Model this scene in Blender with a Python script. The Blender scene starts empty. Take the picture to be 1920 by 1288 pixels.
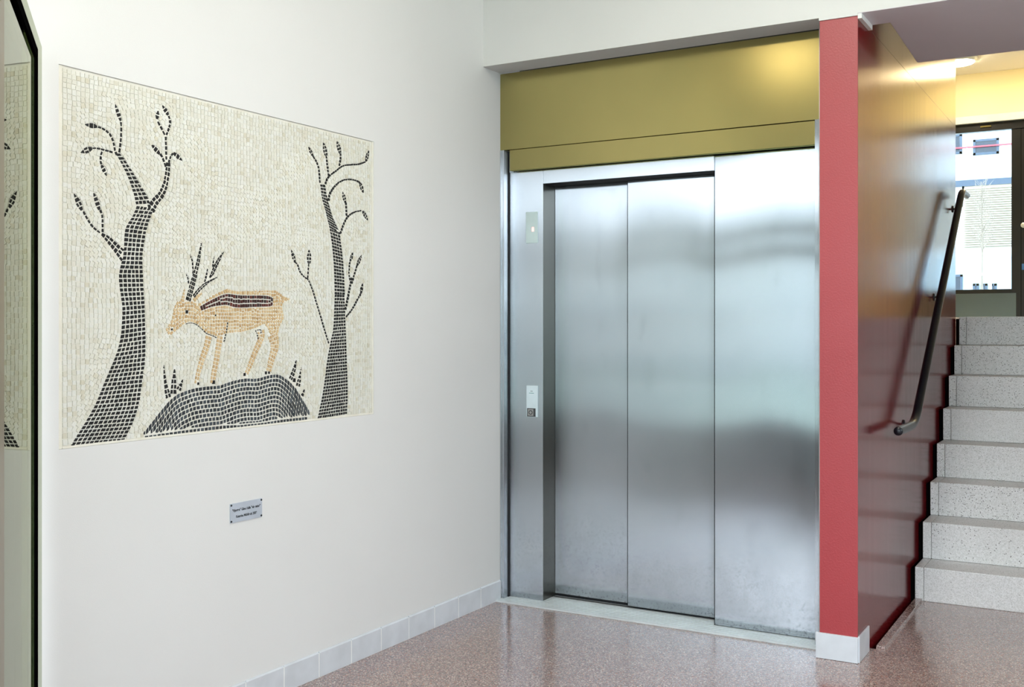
import bpy, bmesh, math, random
import numpy as np
from mathutils import Vector, Matrix

random.seed(7)
rng = np.random.default_rng(7)
S = bpy.context.scene
COL = S.collection

# ------------------------------------------------------------------ camera
F_PX, CX, CY_H, YAW = 2003.4, 960.0, 616.7, 0.52595     # focal length in pixels of the 1920 px frame, horizon row, turn to the left
CAM = Vector((2.7511, -4.4581, 1.36))
cd = bpy.data.cameras.new('camera')
cam = bpy.data.objects.new('camera', cd)
COL.objects.link(cam)
cam.location = CAM
cam.rotation_euler = (math.pi / 2, 0, YAW)
cd.sensor_fit = 'HORIZONTAL'
cd.sensor_width = 36.0
cd.lens = F_PX / 1920 * 36.0
cd.shift_x = 0.0
cd.shift_y = -(644.0 - CY_H) / 1920.0
cd.clip_start = 0.05
cd.clip_end = 500
S.camera = cam

# ------------------------------------------------------------------ view, world
S.view_settings.view_transform = 'Standard'
S.view_settings.look = 'None'
S.view_settings.exposure = 3.5
S.view_settings.gamma = 1.0
S.view_settings.use_curve_mapping = False
try:
    S.cycles.max_bounces = 12
    S.cycles.diffuse_bounces = 6
    S.cycles.glossy_bounces = 6
    S.cycles.transparent_max_bounces = 12
    S.cycles.sample_clamp_indirect = 6.0
    S.cycles.caustics_refractive = False
    S.cycles.caustics_reflective = False
except Exception:
    pass

SKY_STRENGTH = 1.0
w = bpy.data.worlds.new('overcast_sky')
S.world = w
w.use_nodes = True
nt = w.node_tree
bg = nt.nodes['Background']
geo = nt.nodes.new('ShaderNodeTexCoord')
sep = nt.nodes.new('ShaderNodeSeparateXYZ')
rmp = nt.nodes.new('ShaderNodeValToRGB')
nt.links.new(geo.outputs['Generated'], sep.inputs[0])
nt.links.new(sep.outputs['Z'], rmp.inputs[0])
rmp.color_ramp.elements[0].position = 0.0
rmp.color_ramp.elements[0].color = (0.84, 0.93, 1.0, 1)
rmp.color_ramp.elements[1].position = 0.8
rmp.color_ramp.elements[1].color = (0.74, 0.88, 1.0, 1)
nt.links.new(rmp.outputs[0], bg.inputs[0])
bg.inputs[1].default_value = SKY_STRENGTH

FACADE_Y = -4.95
CEIL = 3.35
ROOM_X = 5.0
STAIR_X = 3.35
LAND_Z = 1.436
HALL_Y = 7.2
HALL_CEIL = 3.935


def portal(name, loc, rot, sx, sy):
    l = bpy.data.lights.new(name, 'AREA')
    l.shape = 'RECTANGLE'
    l.size, l.size_y = sx, sy
    l.cycles.is_portal = True
    o = bpy.data.objects.new(name, l)
    COL.objects.link(o)
    o.location = loc
    o.rotation_euler = rot
    return o


portal('window_portal', (3.0, FACADE_Y - 0.12, 1.75), (math.radians(90), 0, 0), 4.6, 2.6)
portal('added_window_portal', (ROOM_X + 0.12, -1.6, 2.3), (0, math.radians(90), 0), 1.6, 2.1)
portal('hall_door_portal', (1.6, HALL_Y + 0.12, 2.55), (math.radians(-90), 0, 0), 3.0, 1.7)


# ------------------------------------------------------------------ helpers
def lin(r, g, b):
    f = lambda c: (c / 255 / 12.92) if c / 255 <= 0.04045 else ((c / 255 + 0.055) / 1.055) ** 2.4
    return (f(r), f(g), f(b), 1.0)


class Nodes:
    """a few shorthands to write a node tree in Python"""
    def __init__(self, name):
        self.m = bpy.data.materials.new(name)
        self.m.use_nodes = True
        self.t = self.m.node_tree
        self.b = self.t.nodes['Principled BSDF']
        self.out = self.t.nodes['Material Output']

    def n(self, kind, **kw):
        x = self.t.nodes.new(kind)
        for k, v in kw.items():
            setattr(x, k, v)
        return x

    def l(self, a, b):
        self.t.links.new(a, b)

    def coord(self, scale=(1, 1, 1), out='Object'):
        c = self.n('ShaderNodeTexCoord')
        mp = self.n('ShaderNodeMapping')
        mp.inputs['Scale'].default_value = scale
        self.l(c.outputs[out], mp.inputs[0])
        return mp.outputs[0]

    def noise(self, vec, scale, detail=2.0, rough=0.5):
        x = self.n('ShaderNodeTexNoise')
        x.inputs['Scale'].default_value = scale
        x.inputs['Detail'].default_value = detail
        x.inputs['Roughness'].default_value = rough
        self.l(vec, x.inputs['Vector'])
        return x.outputs['Fac']

    def ramp(self, fac, stops, interp='LINEAR'):
        r = self.n('ShaderNodeValToRGB')
        cr = r.color_ramp
        cr.interpolation = interp
        while len(cr.elements) < len(stops):
            cr.elements.new(0.5)
        for e, (p, c) in zip(cr.elements, stops):
            e.position = p
            e.color = c if len(c) == 4 else (*c, 1)
        self.l(fac, r.inputs[0])
        return r.outputs[0]

    def mix(self, fac, a, b, mode='MIX'):
        x = self.n('ShaderNodeMix', data_type='RGBA', blend_type=mode)
        for s, v in ((x.inputs[0], fac), (x.inputs[6], a), (x.inputs[7], b)):
            if isinstance(v, (int, float)):
                s.default_value = v
            elif isinstance(v, tuple):
                s.default_value = v
            else:
                self.l(v, s)
        return x.outputs[2]

    def math(self, op, a, b=None):
        x = self.n('ShaderNodeMath', operation=op)
        for s, v in ((x.inputs[0], a), (x.inputs[1], b)):
            if v is None:
                continue
            if isinstance(v, (int, float)):
                s.default_value = v
            else:
                self.l(v, s)
        return x.outputs[0]

    def bump(self, h, dist, strength=1.0):
        x = self.n('ShaderNodeBump')
        x.inputs['Distance'].default_value = dist
        x.inputs['Strength'].default_value = strength
        self.l(h, x.inputs['Height'])
        self.l(x.outputs[0], self.b.inputs['Normal'])
        return x

    def set(self, **kw):
        names = dict(color='Base Color', rough='Roughness', metal='Metallic', spec='Specular IOR Level', aniso='Anisotropic',
                     anrot='Anisotropic Rotation', coat='Coat Weight', coatr='Coat Roughness', ior='IOR', emit='Emission Color', emits='Emission Strength')
        for k, v in kw.items():
            s = self.b.inputs[names[k]]
            if hasattr(v, 'is_output'):
                self.l(v, s)
            else:
                s.default_value = v
        return self.m


def plain(name, rgb, rough=0.5, metal=0.0, spec=0.5, **kw):
    """one colour with a faint grain"""
    k = Nodes(name)
    v = k.coord()
    f = k.noise(v, 9.0, 3)
    c = lin(*rgb)
    d = tuple(x * 0.93 for x in c[:3]) + (1,)
    e = tuple(min(1, x * 1.04) for x in c[:3]) + (1,)
    k.set(color=k.ramp(f, [(0.35, d), (0.65, e)]), rough=rough, metal=metal, spec=spec, **kw)
    return k.m


def paint(name, rgb, rough=0.55, grain=260.0, dist=0.0006, var=0.03, spec=0.4, **kw):
    k = Nodes(name)
    v = k.coord()
    f = k.noise(v, 1.3, 3)
    c = lin(*rgb)
    d = tuple(x * (1 - var) for x in c[:3]) + (1,)
    k.set(color=k.ramp(f, [(0.35, d), (0.65, c)]), rough=rough, spec=spec, **kw)
    k.bump(k.noise(v, grain, 2), dist, 0.35)
    return k.m


class MB:
    """collects boxes, prisms and tubes in world coordinates; build() links them as one mesh object"""
    def __init__(self):
        self.v, self.f, self.tone = [], [], None

    def add(self, verts, faces):
        o = len(self.v)
        self.v += [tuple(p) for p in verts]
        self.f += [tuple(i + o for i in q) for q in faces]
        return self

    def box(self, x0, x1, y0, y1, z0, z1):
        return self.add([(x0, y0, z0), (x1, y0, z0), (x1, y1, z0), (x0, y1, z0), (x0, y0, z1), (x1, y0, z1), (x1, y1, z1), (x0, y1, z1)],
                        [(0, 3, 2, 1), (4, 5, 6, 7), (0, 1, 5, 4), (1, 2, 6, 5), (2, 3, 7, 6), (3, 0, 4, 7)])

    def bar(self, o, a, n, la, lb, na, nb, z0, z1):
        """box along the horizontal direction a with normal n, from point o"""
        P = lambda s, t, z: (o[0] + a[0] * s + n[0] * t, o[1] + a[1] * s + n[1] * t, z)
        return self.add([P(la, na, z0), P(lb, na, z0), P(lb, nb, z0), P(la, nb, z0), P(la, na, z1), P(lb, na, z1), P(lb, nb, z1), P(la, nb, z1)],
                        [(0, 3, 2, 1), (4, 5, 6, 7), (0, 1, 5, 4), (1, 2, 6, 5), (2, 3, 7, 6), (3, 0, 4, 7)])

    def prism(self, pts, x0, x1):
        """profile pts (y, z) swept along x"""
        n = len(pts)
        vs = [(x0, y, z) for y, z in pts] + [(x1, y, z) for y, z in pts]
        fs = [tuple(range(n))[::-1], tuple(range(n, 2 * n))] + [(i, (i + 1) % n, n + (i + 1) % n, n + i) for i in range(n)]
        return self.add(vs, fs)

    def tube(self, pts, r, seg=14, caps=True):
        pts = [Vector(p) for p in pts]
        rings = []
        up = Vector((0, 0, 1))
        for i, p in enumerate(pts):
            d = (pts[min(i + 1, len(pts) - 1)] - pts[max(i - 1, 0)]).normalized()
            a = d.cross(up)
            if a.length < 1e-4:
                a = Vector((1, 0, 0))
            a.normalize()
            b = a.cross(d).normalized()
            rr = r[i] if isinstance(r, (list, tuple)) else r
            rings.append([p + a * math.cos(2 * math.pi * k / seg) * rr + b * math.sin(2 * math.pi * k / seg) * rr for k in range(seg)])
        vs = [q for g in rings for q in g]
        fs = []
        for i in range(len(rings) - 1):
            for k in range(seg):
                fs.append((i * seg + k, i * seg + (k + 1) % seg, (i + 1) * seg + (k + 1) % seg, (i + 1) * seg + k))
        if caps:
            fs.append(tuple(range(seg))[::-1])
            fs.append(tuple(range((len(rings) - 1) * seg, len(rings) * seg)))
        return self.add(vs, fs)

    def lathe(self, c, prof, seg=24, axis='z'):
        """profile (radius, height) turned about an axis through c"""
        vs, fs = [], []
        for r, h in prof:
            for k in range(seg):
                a = 2 * math.pi * k / seg
                u, v = r * math.cos(a), r * math.sin(a)
                vs.append({'z': (c[0] + u, c[1] + v, c[2] + h), 'y': (c[0] + u, c[1] - h, c[2] + v), 'x': (c[0] + h, c[1] + u, c[2] + v)}[axis])
        for i in range(len(prof) - 1):
            for k in range(seg):
                fs.append((i * seg + k, i * seg + (k + 1) % seg, (i + 1) * seg + (k + 1) % seg, (i + 1) * seg + k))
        fs.append(tuple(range(seg))[::-1])
        fs.append(tuple(range((len(prof) - 1) * seg, len(prof) * seg)))
        return self.add(vs, fs)

    def build(self, name, m, parent=None, origin=None, bevel=0.0, smooth=False):
        base = Vector(origin) if origin is not None else (Vector(parent['base']) if parent is not None and 'base' in parent else Vector((0, 0, 0)))
        me = bpy.data.meshes.new(name)
        me.from_pydata([tuple(Vector(p) - base) for p in self.v], [], self.f)
        me.update()
        bm = bmesh.new()
        bm.from_mesh(me)
        bmesh.ops.recalc_face_normals(bm, faces=bm.faces)
        if bevel > 0:
            es = [e for e in bm.edges if len(e.link_faces) == 2 and e.calc_face_angle(0) > 0.5]
            bmesh.ops.bevel(bm, geom=es, offset=bevel, segments=2, affect='EDGES', profile=0.6)
        uv = bm.loops.layers.uv.new('UVMap')
        for f in bm.faces:
            n = f.normal
            for lp in f.loops:
                p = lp.vert.co + base
                if abs(n.z) > 0.7:
                    lp[uv].uv = (p.x, p.y)
                elif abs(n.x) > abs(n.y):
                    lp[uv].uv = (p.y, p.z)
                else:
                    lp[uv].uv = (p.x, p.z)
            f.smooth = smooth
        bm.to_mesh(me)
        bm.free()
        if smooth:
            me.set_sharp_from_angle(angle=math.radians(35))
        me.materials.append(m)
        o = bpy.data.objects.new(name, me)
        COL.objects.link(o)
        if parent is not None:
            o.parent = parent
        else:
            o.location = base
            o['base'] = tuple(base)
        if parent is not None and 'base' in parent:
            o['base'] = tuple(base)
        return o


def tag(o, label=None, cat=None, group=None, kind=None):
    for k, v in (('label', label), ('category', cat), ('group', group), ('kind', kind)):
        if v:
            o[k] = v
    return o


def thing(name, loc, label, cat, group=None):
    o = bpy.data.objects.new(name, None)
    COL.objects.link(o)
    o.location = loc
    o.empty_display_size = 0.1
    o['base'] = tuple(loc)
    return tag(o, label, cat, group)


def structure(name, mb, m, label=None, cat=None, origin=None, **kw):
    return tag(mb.build(name, m, None, origin=origin, **kw), label, cat, None, 'structure')


def box(*a):
    return MB().box(*a)


# ------------------------------------------------------------------ materials
M = {}
M['white'] = paint('white_wall_paint', (225, 225, 223), 0.6)
M['ceiling'] = paint('ceiling_paint', (238, 234, 226), 0.7)
M['red'] = None


def make_shaded_red():
    k = Nodes('red_gloss_shaded')
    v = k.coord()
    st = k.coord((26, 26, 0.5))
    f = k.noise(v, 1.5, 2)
    k.set(color=k.ramp(f, [(0.35, lin(100, 20, 24)), (0.65, lin(118, 23, 27))]), spec=0.26)  # shade of the stair side put into the colour, same red as the front
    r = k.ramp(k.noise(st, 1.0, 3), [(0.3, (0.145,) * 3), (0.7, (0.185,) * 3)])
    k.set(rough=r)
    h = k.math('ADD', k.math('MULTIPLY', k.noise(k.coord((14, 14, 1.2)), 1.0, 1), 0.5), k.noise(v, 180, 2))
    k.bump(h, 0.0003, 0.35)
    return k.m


M['red'] = make_shaded_red()
M['red_front'] = paint('red_rolled_lit', (162, 38, 46), 0.46, 150, 0.0016, 0.04, 1.0)  # front of the same wall, its fuller light put into the colour


def make_terrazzo(name, stops, scale, rough, dark_chip=None, coat=0.0):
    k = Nodes(name)
    v = k.coord()
    vor = k.n('ShaderNodeTexVoronoi', feature='F1')
    vor.inputs['Scale'].default_value = scale
    k.l(v, vor.inputs['Vector'])
    sp = k.n('ShaderNodeSeparateColor')
    k.l(vor.outputs['Color'], sp.inputs[0])
    c = k.ramp(sp.outputs[0], stops, 'CONSTANT')
    big = k.ramp(k.noise(v, 2.2, 3), [(0.3, (0.93, 0.92, 0.91)), (0.7, (1.0, 1.0, 1.0))])
    c = k.mix(1.0, c, big, 'MULTIPLY')
    if dark_chip:
        v2 = k.n('ShaderNodeTexVoronoi', feature='F1')
        v2.inputs['Scale'].default_value = dark_chip[0]
        k.l(v, v2.inputs['Vector'])
        s2 = k.n('ShaderNodeSeparateColor')
        k.l(v2.outputs['Color'], s2.inputs[0])
        near = k.math('LESS_THAN', v2.outputs['Distance'], k.math('MULTIPLY', s2.outputs[1], dark_chip[2]))
        pick = k.math('MULTIPLY', near, k.math('LESS_THAN', s2.outputs[0], dark_chip[1]))
        c = k.mix(pick, c, dark_chip[3])
    k.set(color=c, rough=rough, spec=0.5, coat=coat, coatr=0.12)
    return k.m


M['floor'] = make_terrazzo('red_brown_terrazzo', [
    (0.0, lin(112, 86, 80)), (0.18, lin(136, 110, 104)), (0.40, lin(152, 126, 120)), (0.62, lin(164, 140, 133)), (0.78, lin(182, 162, 154)),
    (0.90, lin(204, 186, 172)), (0.96, lin(168, 112, 88))], 230, 0.22, (130, 0.35, 0.45, lin(92, 66, 62)), 0.7)
M['stone'] = make_terrazzo('white_terrazzo', [
    (0.0, lin(216, 216, 213)), (0.3, lin(228, 228, 226)), (0.6, lin(235, 235, 234)), (0.85, lin(241, 241, 240))], 260, 0.38, (150, 0.33, 0.40, lin(88, 84, 80)))


def make_steel(name, tint, rough=0.2, wave=0.0, dirt=0.0, aniso=0.82):
    k = Nodes(name)
    v = k.coord()
    brush = k.noise(k.coord((420, 420, 3.0)), 1.0, 2)
    c = lin(*tint)
    col = k.ramp(brush, [(0.3, tuple(x * 0.985 for x in c[:3]) + (1,)), (0.7, c)])
    cloud = k.ramp(k.noise(v, 2.6, 4), [(0.35, (0.92, 0.93, 0.94)), (0.65, (1, 1, 1))])
    col = k.mix(1.0, col, cloud, 'MULTIPLY')
    rr = k.ramp(brush, [(0.3, (rough * 0.97,) * 3), (0.7, (rough * 1.03,) * 3)])
    if dirt > 0:
        tc = k.n('ShaderNodeTexCoord')
        se = k.n('ShaderNodeSeparateXYZ')
        k.l(tc.outputs['Object'], se.inputs[0])
        low = k.ramp(se.outputs['Z'], [(0.0, (1, 1, 1)), (0.10, (0.55,) * 3), (0.5, (0.0,) * 3)])
        spots = k.ramp(k.noise(v, 75, 4, 0.75), [(0.53, (0, 0, 0)), (0.60, (1, 1, 1))])
        film = k.ramp(k.noise(v, 6, 4, 0.65), [(0.40, (0, 0, 0)), (0.75, (1, 1, 1))])
        d = k.math('MULTIPLY', low, k.math('MAXIMUM', k.math('MULTIPLY', spots, 0.75), k.math('MULTIPLY', film, 0.55)))
        col = k.mix(k.math('MULTIPLY', d, dirt), col, lin(74, 74, 74))
        rr = k.mix(k.math('MULTIPLY', d, dirt * 0.3), rr, (0.5, 0.5, 0.5, 1))
        smear = k.ramp(k.noise(k.coord((7, 7, 3)), 1.0, 5, 0.6), [(0.58, (0, 0, 0)), (0.8, (1, 1, 1))])
        col = k.mix(k.math('MULTIPLY', smear, 0.22), col, lin(120, 126, 126))
    tg = k.n('ShaderNodeTangent', direction_type='UV_MAP', uv_map='UVMap')
    gl = k.n('ShaderNodeBsdfAnisotropic')
    k.l(col, gl.inputs['Color'])
    k.l(rr, gl.inputs['Roughness'])
    gl.inputs['Anisotropy'].default_value = aniso
    gl.inputs['Rotation'].default_value = 0.25
    k.l(tg.outputs[0], gl.inputs['Tangent'])
    if wave > 0:
        # rolled sheet is never quite flat: a slow tilt of the surface
        g = k.n('ShaderNodeNewGeometry')
        low = k.noise(k.coord((2.3, 2.3, 1.0)), 1.0, 0.0)
        tilt = k.n('ShaderNodeCombineXYZ')
        k.l(k.math('MULTIPLY', k.math('SUBTRACT', low, 0.5), wave), tilt.inputs['Z'])
        v3 = k.n('ShaderNodeVectorMath', operation='ADD')
        k.l(g.outputs['Normal'], v3.inputs[0])
        k.l(tilt.outputs[0], v3.inputs[1])
        v4 = k.n('ShaderNodeVectorMath', operation='NORMALIZE')
        k.l(v3.outputs[0], v4.inputs[0])
        k.l(v4.outputs[0], gl.inputs['Normal'])
    k.l(gl.outputs[0], k.out.inputs[0])
    return k.m


M['steel'] = make_steel('brushed_steel', (198, 203, 208), 0.24, 0.0, 0.5)
M['door_steel'] = make_steel('brushed_steel_panel', (200, 206, 212), 0.225, 0.03, 0.7)
M['steel_shaded'] = make_steel('shaded_steel', (118, 116, 110), 0.3, 0.0, 0.6, 0.5)  # dark reflection of the jamb return put into the steel colour
M['golden_steel'] = make_steel('golden_brushed_steel', (176, 164, 108), 0.21, 0.0, 0.0, 0.0)  # even golden tint in the metal's base colour
M['alu'] = plain('aluminium', (222, 228, 229), 0.35, 0.3)
M['dark'] = plain('black_gap', (14, 16, 20), 0.7)
M['black'] = plain('black_paint', (24, 26, 30), 0.32)
M['gasket'] = plain('black_rubber', (9, 9, 9), 1.0, spec=0.0)
M['rail'] = plain('navy_black_enamel', (13, 15, 22), 0.28, spec=0.35)
M['tile'] = plain('glazed_grey_tile', (208, 212, 217), 0.25)
M['grouting'] = plain('white_joint', (236, 236, 234), 0.8)
M['soffit'] = paint('lilac_grey_concrete_paint', (226, 219, 226), 0.75, 90, 0.001, 0.06)
M['yellow'] = paint('pale_yellow_paint', (232, 220, 176), 0.6)
M['stile'] = plain('bronze_metal', (128, 116, 88), 0.35, 0.5)
M['plate'] = plain('mint_grey_plastic', (198, 216, 216), 0.3)
M['plate_w'] = plain('pale_blue_plastic', (214, 230, 236), 0.3)
M['grey_plastic'] = plain('dark_grey_plastic', (70, 72, 74), 0.35)
M['silver'] = plain('matt_silver', (190, 198, 209), 0.4, 0.15)
M['ink'] = plain('black_print', (16, 18, 24), 0.6)
M['teal'] = plain('teal_print', (60, 140, 140), 0.6)
M['dado'] = plain('dark_blue_grey_panel', (58, 70, 84), 0.4)
M['facade_frame'] = plain('blue_grey_window_frame', (84, 96, 110), 0.4)
M['plaster_out'] = plain('outside_white_render', (206, 208, 211), 0.8)
M['base_out'] = plain('outside_pale_blue_render', (172, 190, 200), 0.8)
M['pane_out'] = plain('outside_window_pane', (34, 46, 62), 0.3)
M['frame_out'] = plain('outside_window_frame', (58, 74, 94), 0.4)
M['louvre'] = plain('outside_louvre', (210, 207, 200), 0.6)
M['rail_out'] = plain('outside_red_rail', (214, 70, 84), 0.5)
M['bark'] = plain('pale_bark', (150, 138, 126), 0.85)
M['ground_out'] = plain('outside_paving', (132, 146, 134), 0.9)
M['ground_back'] = plain('outside_asphalt', (150, 152, 150), 0.9)
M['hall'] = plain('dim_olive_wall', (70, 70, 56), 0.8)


def make_glass(name, tint=(0.9, 0.96, 0.92), gloss=(0.98, 1.0, 0.98), ior=1.5):
    k = Nodes(name)
    fr = k.n('ShaderNodeFresnel')
    fr.inputs[0].default_value = ior
    tr = k.n('ShaderNodeBsdfTransparent')
    tr.inputs[0].default_value = (*tint, 1)
    gl = k.n('ShaderNodeBsdfGlossy')
    gl.inputs['Roughness'].default_value = 0.0
    gl.inputs['Color'].default_value = (*gloss, 1)
    mx = k.n('ShaderNodeMixShader')
    k.l(fr.outputs[0], mx.inputs[0])
    k.l(tr.outputs[0], mx.inputs[1])
    k.l(gl.outputs[0], mx.inputs[2])
    k.l(mx.outputs[0], k.out.inputs[0])
    return k.m


M['glass'] = make_glass('clear_glass', (0.80, 0.85, 0.86))
M['glass_tint'] = make_glass('green_glass', (0.42, 0.47, 0.38), (0.84, 0.86, 0.74))


def make_emit(name, rgb, strength):
    k = Nodes(name)
    k.set(color=(0.8, 0.8, 0.8, 1), emit=(*rgb, 1), emits=strength)
    return k.m


M['lamp'] = make_emit('warm_lamp_diffuser', (1.0, 0.84, 0.60), 1.7)
M['lamp_added_front'] = make_emit('added_front_diffuser', (1.0, 0.93, 0.82), 6.5)  # added lamp, unseen, brightens the white wall above the lift
M['lamp_hall'] = make_emit('hall_lamp_diffuser', (1.0, 0.83, 0.56), 11.0)
M['lamp_added_landing'] = make_emit('added_landing_diffuser', (1.0, 0.76, 0.42), 8.0)  # added lamp, out of view, gives the gold reflection on the red wall
M['led'] = make_emit('red_digit', (1.0, 0.25, 0.22), 0.10)

# ------------------------------------------------------------------ room shell
MY0, MY1, MZ0, MZ1 = -2.394, -0.873, 1.0025, 2.1455          # the mosaic's recess in the left wall
RX = 1.786                                                    # stair side of the red wall
DW0, DW1, DWZ = -4.2, -2.72, 2.12                              # doorway behind the glass leaf


def wall_left():
    mb = MB()
    R = 0.014
    ys = [FACADE_Y, DW0, DW1, MY0, MY1, 0.36]
    zs = [0.0, MZ0, DWZ, MZ1, CEIL]
    for i in range(5):
        for j in range(4):
            if i == 1 and j < 2:
                continue
            if i == 3 and j in (1, 2):
                continue
            a, b, c, d = ys[i], ys[i + 1], zs[j], zs[j + 1]
            mb.add([(0, a, c), (0, b, c), (0, b, d), (0, a, d)], [(0, 1, 2, 3)])
    # reveals and floor of the recess, reveals of the doorway
    a, b, c, d = MY0, MY1, MZ0, MZ1
    q = lambda *p: mb.add(p, [(0, 1, 2, 3)])
    q((0, a, c), (0, a, d), (-R, a, d), (-R, a, c))
    q((0, b, c), (-R, b, c), (-R, b, d), (0, b, d))
    q((0, a, d), (0, b, d), (-R, b, d), (-R, a, d))
    q((0, a, c), (-R, a, c), (-R, b, c), (0, b, c))
    q((-R, a, c), (-R, a, d), (-R, b, d), (-R, b, c))
    a, b, d = DW0, DW1, DWZ
    q((0, a, 0), (0, a, d), (-0.2, a, d), (-0.2, a, 0))
    q((0, b, 0), (-0.2, b, 0), (-0.2, b, d), (0, b, d))
    q((0, a, d), (0, b, d), (-0.2, b, d), (-0.2, a, d))
    # outer skin
    q((-0.2, FACADE_Y, 0), (-0.2, DW0, 0), (-0.2, DW0, CEIL), (-0.2, FACADE_Y, CEIL))
    q((-0.2, DW1, 0), (-0.2, 0.36, 0), (-0.2, 0.36, CEIL), (-0.2, DW1, CEIL))
    q((-0.2, DW0, DWZ), (-0.2, DW1, DWZ), (-0.2, DW1, CEIL), (-0.2, DW0, CEIL))
    return structure('wall_left', mb, M['white'], 'white painted wall with a recess for the mosaic')


wl = wall_left()
# dim room behind the doorway
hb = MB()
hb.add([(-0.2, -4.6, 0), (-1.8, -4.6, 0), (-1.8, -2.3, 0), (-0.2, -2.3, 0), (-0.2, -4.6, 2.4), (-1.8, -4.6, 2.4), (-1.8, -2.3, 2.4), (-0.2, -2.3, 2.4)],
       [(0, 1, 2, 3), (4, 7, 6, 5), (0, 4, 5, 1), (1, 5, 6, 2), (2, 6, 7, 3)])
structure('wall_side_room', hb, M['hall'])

# floor: foyer with a slot beside the red wall
fl = MB()
fl.box(-0.2, ROOM_X, FACADE_Y, 0.245, -0.12, 0.0)
fl.box(-0.2, RX - 0.02, 0.245, 0.40, -0.12, 0.0)
fl.box(1.808, STAIR_X, 0.245, 1.20, -0.12, 0.0)
structure('floor', fl, M['floor'], 'red brown speckled terrazzo floor')
slot = MB()
slot.box(RX - 0.03, 1.85, 0.2, 3.0, -0.22, -0.115)
slot.box(1.84, 1.85, 1.25, 3.0, -0.2, 0.05)
structure('floor_slot', slot, M['dark'])
structure('trim_1', box(1.8085, 1.843, 0.256, 1.19, 0.0, 0.012), M['floor'], 'narrow raised terrazzo kerb along the red wall', bevel=0.001)

structure('ceiling', box(-0.2, ROOM_X, FACADE_Y, 0.0, CEIL, CEIL + 0.1), M['ceiling'])

# front wall over the lift and the stairs
sp = MB()
sp.box(-0.2, 1.63, 0.0, 0.161, 2.645, CEIL + 0.1)
sp.box(1.63, RX, 0.0, 0.207, 2.634, CEIL + 0.1)
sp.box(RX, STAIR_X, 0.0, 0.207, 2.645, CEIL + 0.1)
sp.box(STAIR_X, ROOM_X, 0.0, 0.207, 0.0, CEIL + 0.1)
structure('wall_front', sp, M['white'], 'white wall above the lift and stairs')
structure('trim_2', box(RX, RX + 0.016, 0.004, 0.21, 2.622, 2.6445), M['grouting'])

# red wall between lift and stairs
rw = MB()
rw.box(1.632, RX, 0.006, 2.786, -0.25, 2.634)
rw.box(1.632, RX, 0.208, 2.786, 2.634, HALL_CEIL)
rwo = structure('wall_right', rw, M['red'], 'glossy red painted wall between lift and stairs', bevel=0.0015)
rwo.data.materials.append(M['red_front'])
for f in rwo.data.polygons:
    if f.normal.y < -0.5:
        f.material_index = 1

structure('wall_lift_shaft', MB().box(-0.2, 1.63, 0.40, 2.786, -0.1, HALL_CEIL), M['hall'])
structure('wall_stair', box(STAIR_X, STAIR_X + 0.1, 0.0, HALL_Y, 0.0, HALL_CEIL), M['white'])
rs = MB()
rs.box(ROOM_X, ROOM_X + 0.1, FACADE_Y, 0.2, 3.0, CEIL + 0.1).box(ROOM_X, ROOM_X + 0.1, FACADE_Y, 0.2, 0.0, 1.6)
rs.box(ROOM_X, ROOM_X + 0.1, FACADE_Y, -2.4, 1.6, 3.0).box(ROOM_X, ROOM_X + 0.1, -0.7, 0.2, 1.6, 3.0)
structure('wall_room_side', rs, M['white'])
sw = MB()  # unseen window added to spread daylight over the left wall
for yy in (-2.4, -1.585, -0.77):
    sw.box(ROOM_X + 0.02, ROOM_X + 0.08, yy, yy + 0.07, 1.6, 3.0)
structure('window_added', sw, M['facade_frame'], 'unseen side window added to light the left wall')
structure('wall_facade_left', box(-0.2, 0.9, FACADE_Y - 0.2, FACADE_Y, 0.0, 3.06), M['white'])

# upper landing slab seen from below
sl = MB()
sl.prism([(0.207, 2.645), (0.875, 2.618), (0.875, 2.90), (0.207, 2.90)], 1.872, STAIR_X)
structure('ceiling_landing', sl, M['soffit'], 'lilac grey underside of the upper landing', bevel=0.003)
structure('wall_lamp_block', box(RX + 0.001, STAIR_X, 0.80, 0.87, 2.9005, HALL_CEIL - 0.001), M['white'])  # unseen wall added to keep hall lamp light out of the gap
structure('ceiling_slab_edge', box(RX + 0.001, STAIR_X, 0.0005, 0.2065, 2.6425, 2.6449), M['soffit'])

# upper hall behind the stairs
structure('floor_landing', box(-1.0, STAIR_X, 3.02, HALL_Y, LAND_Z - 0.2, LAND_Z), M['stone'])
structure('ceiling_hall', box(-1.0, STAIR_X + 0.1, 0.207, HALL_Y, HALL_CEIL, HALL_CEIL + 0.1), M['ceiling'])
structure('wall_hall_left', box(-1.1, -1.0, 2.786, HALL_Y, 0.0, HALL_CEIL), M['yellow'])
structure('wall_hall_front', box(-1.0, 1.63, 2.7865, 2.80, LAND_Z - 0.2, HALL_CEIL), M['yellow'])
wb = MB()
wb.box(-1.1, STAIR_X + 0.1, HALL_Y, HALL_Y + 0.2, 3.503, HALL_CEIL + 0.1)
wb.box(-1.1, 0.70, HALL_Y, HALL_Y + 0.2, 0.0, 3.503)
wb.box(2.86, STAIR_X + 0.1, HALL_Y, HALL_Y + 0.2, 0.0, 3.503)
structure('wall_back', wb, M['yellow'], 'pale yellow wall above the glazed door')
structure('trim_3', box(0.70, 2.86, HALL_Y - 0.03, HALL_Y + 0.1, 3.43, 3.503), plain('blue_grey_trim', (196, 204, 206), 0.4), 'pale grey trim over the black door', bevel=0.004)

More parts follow.
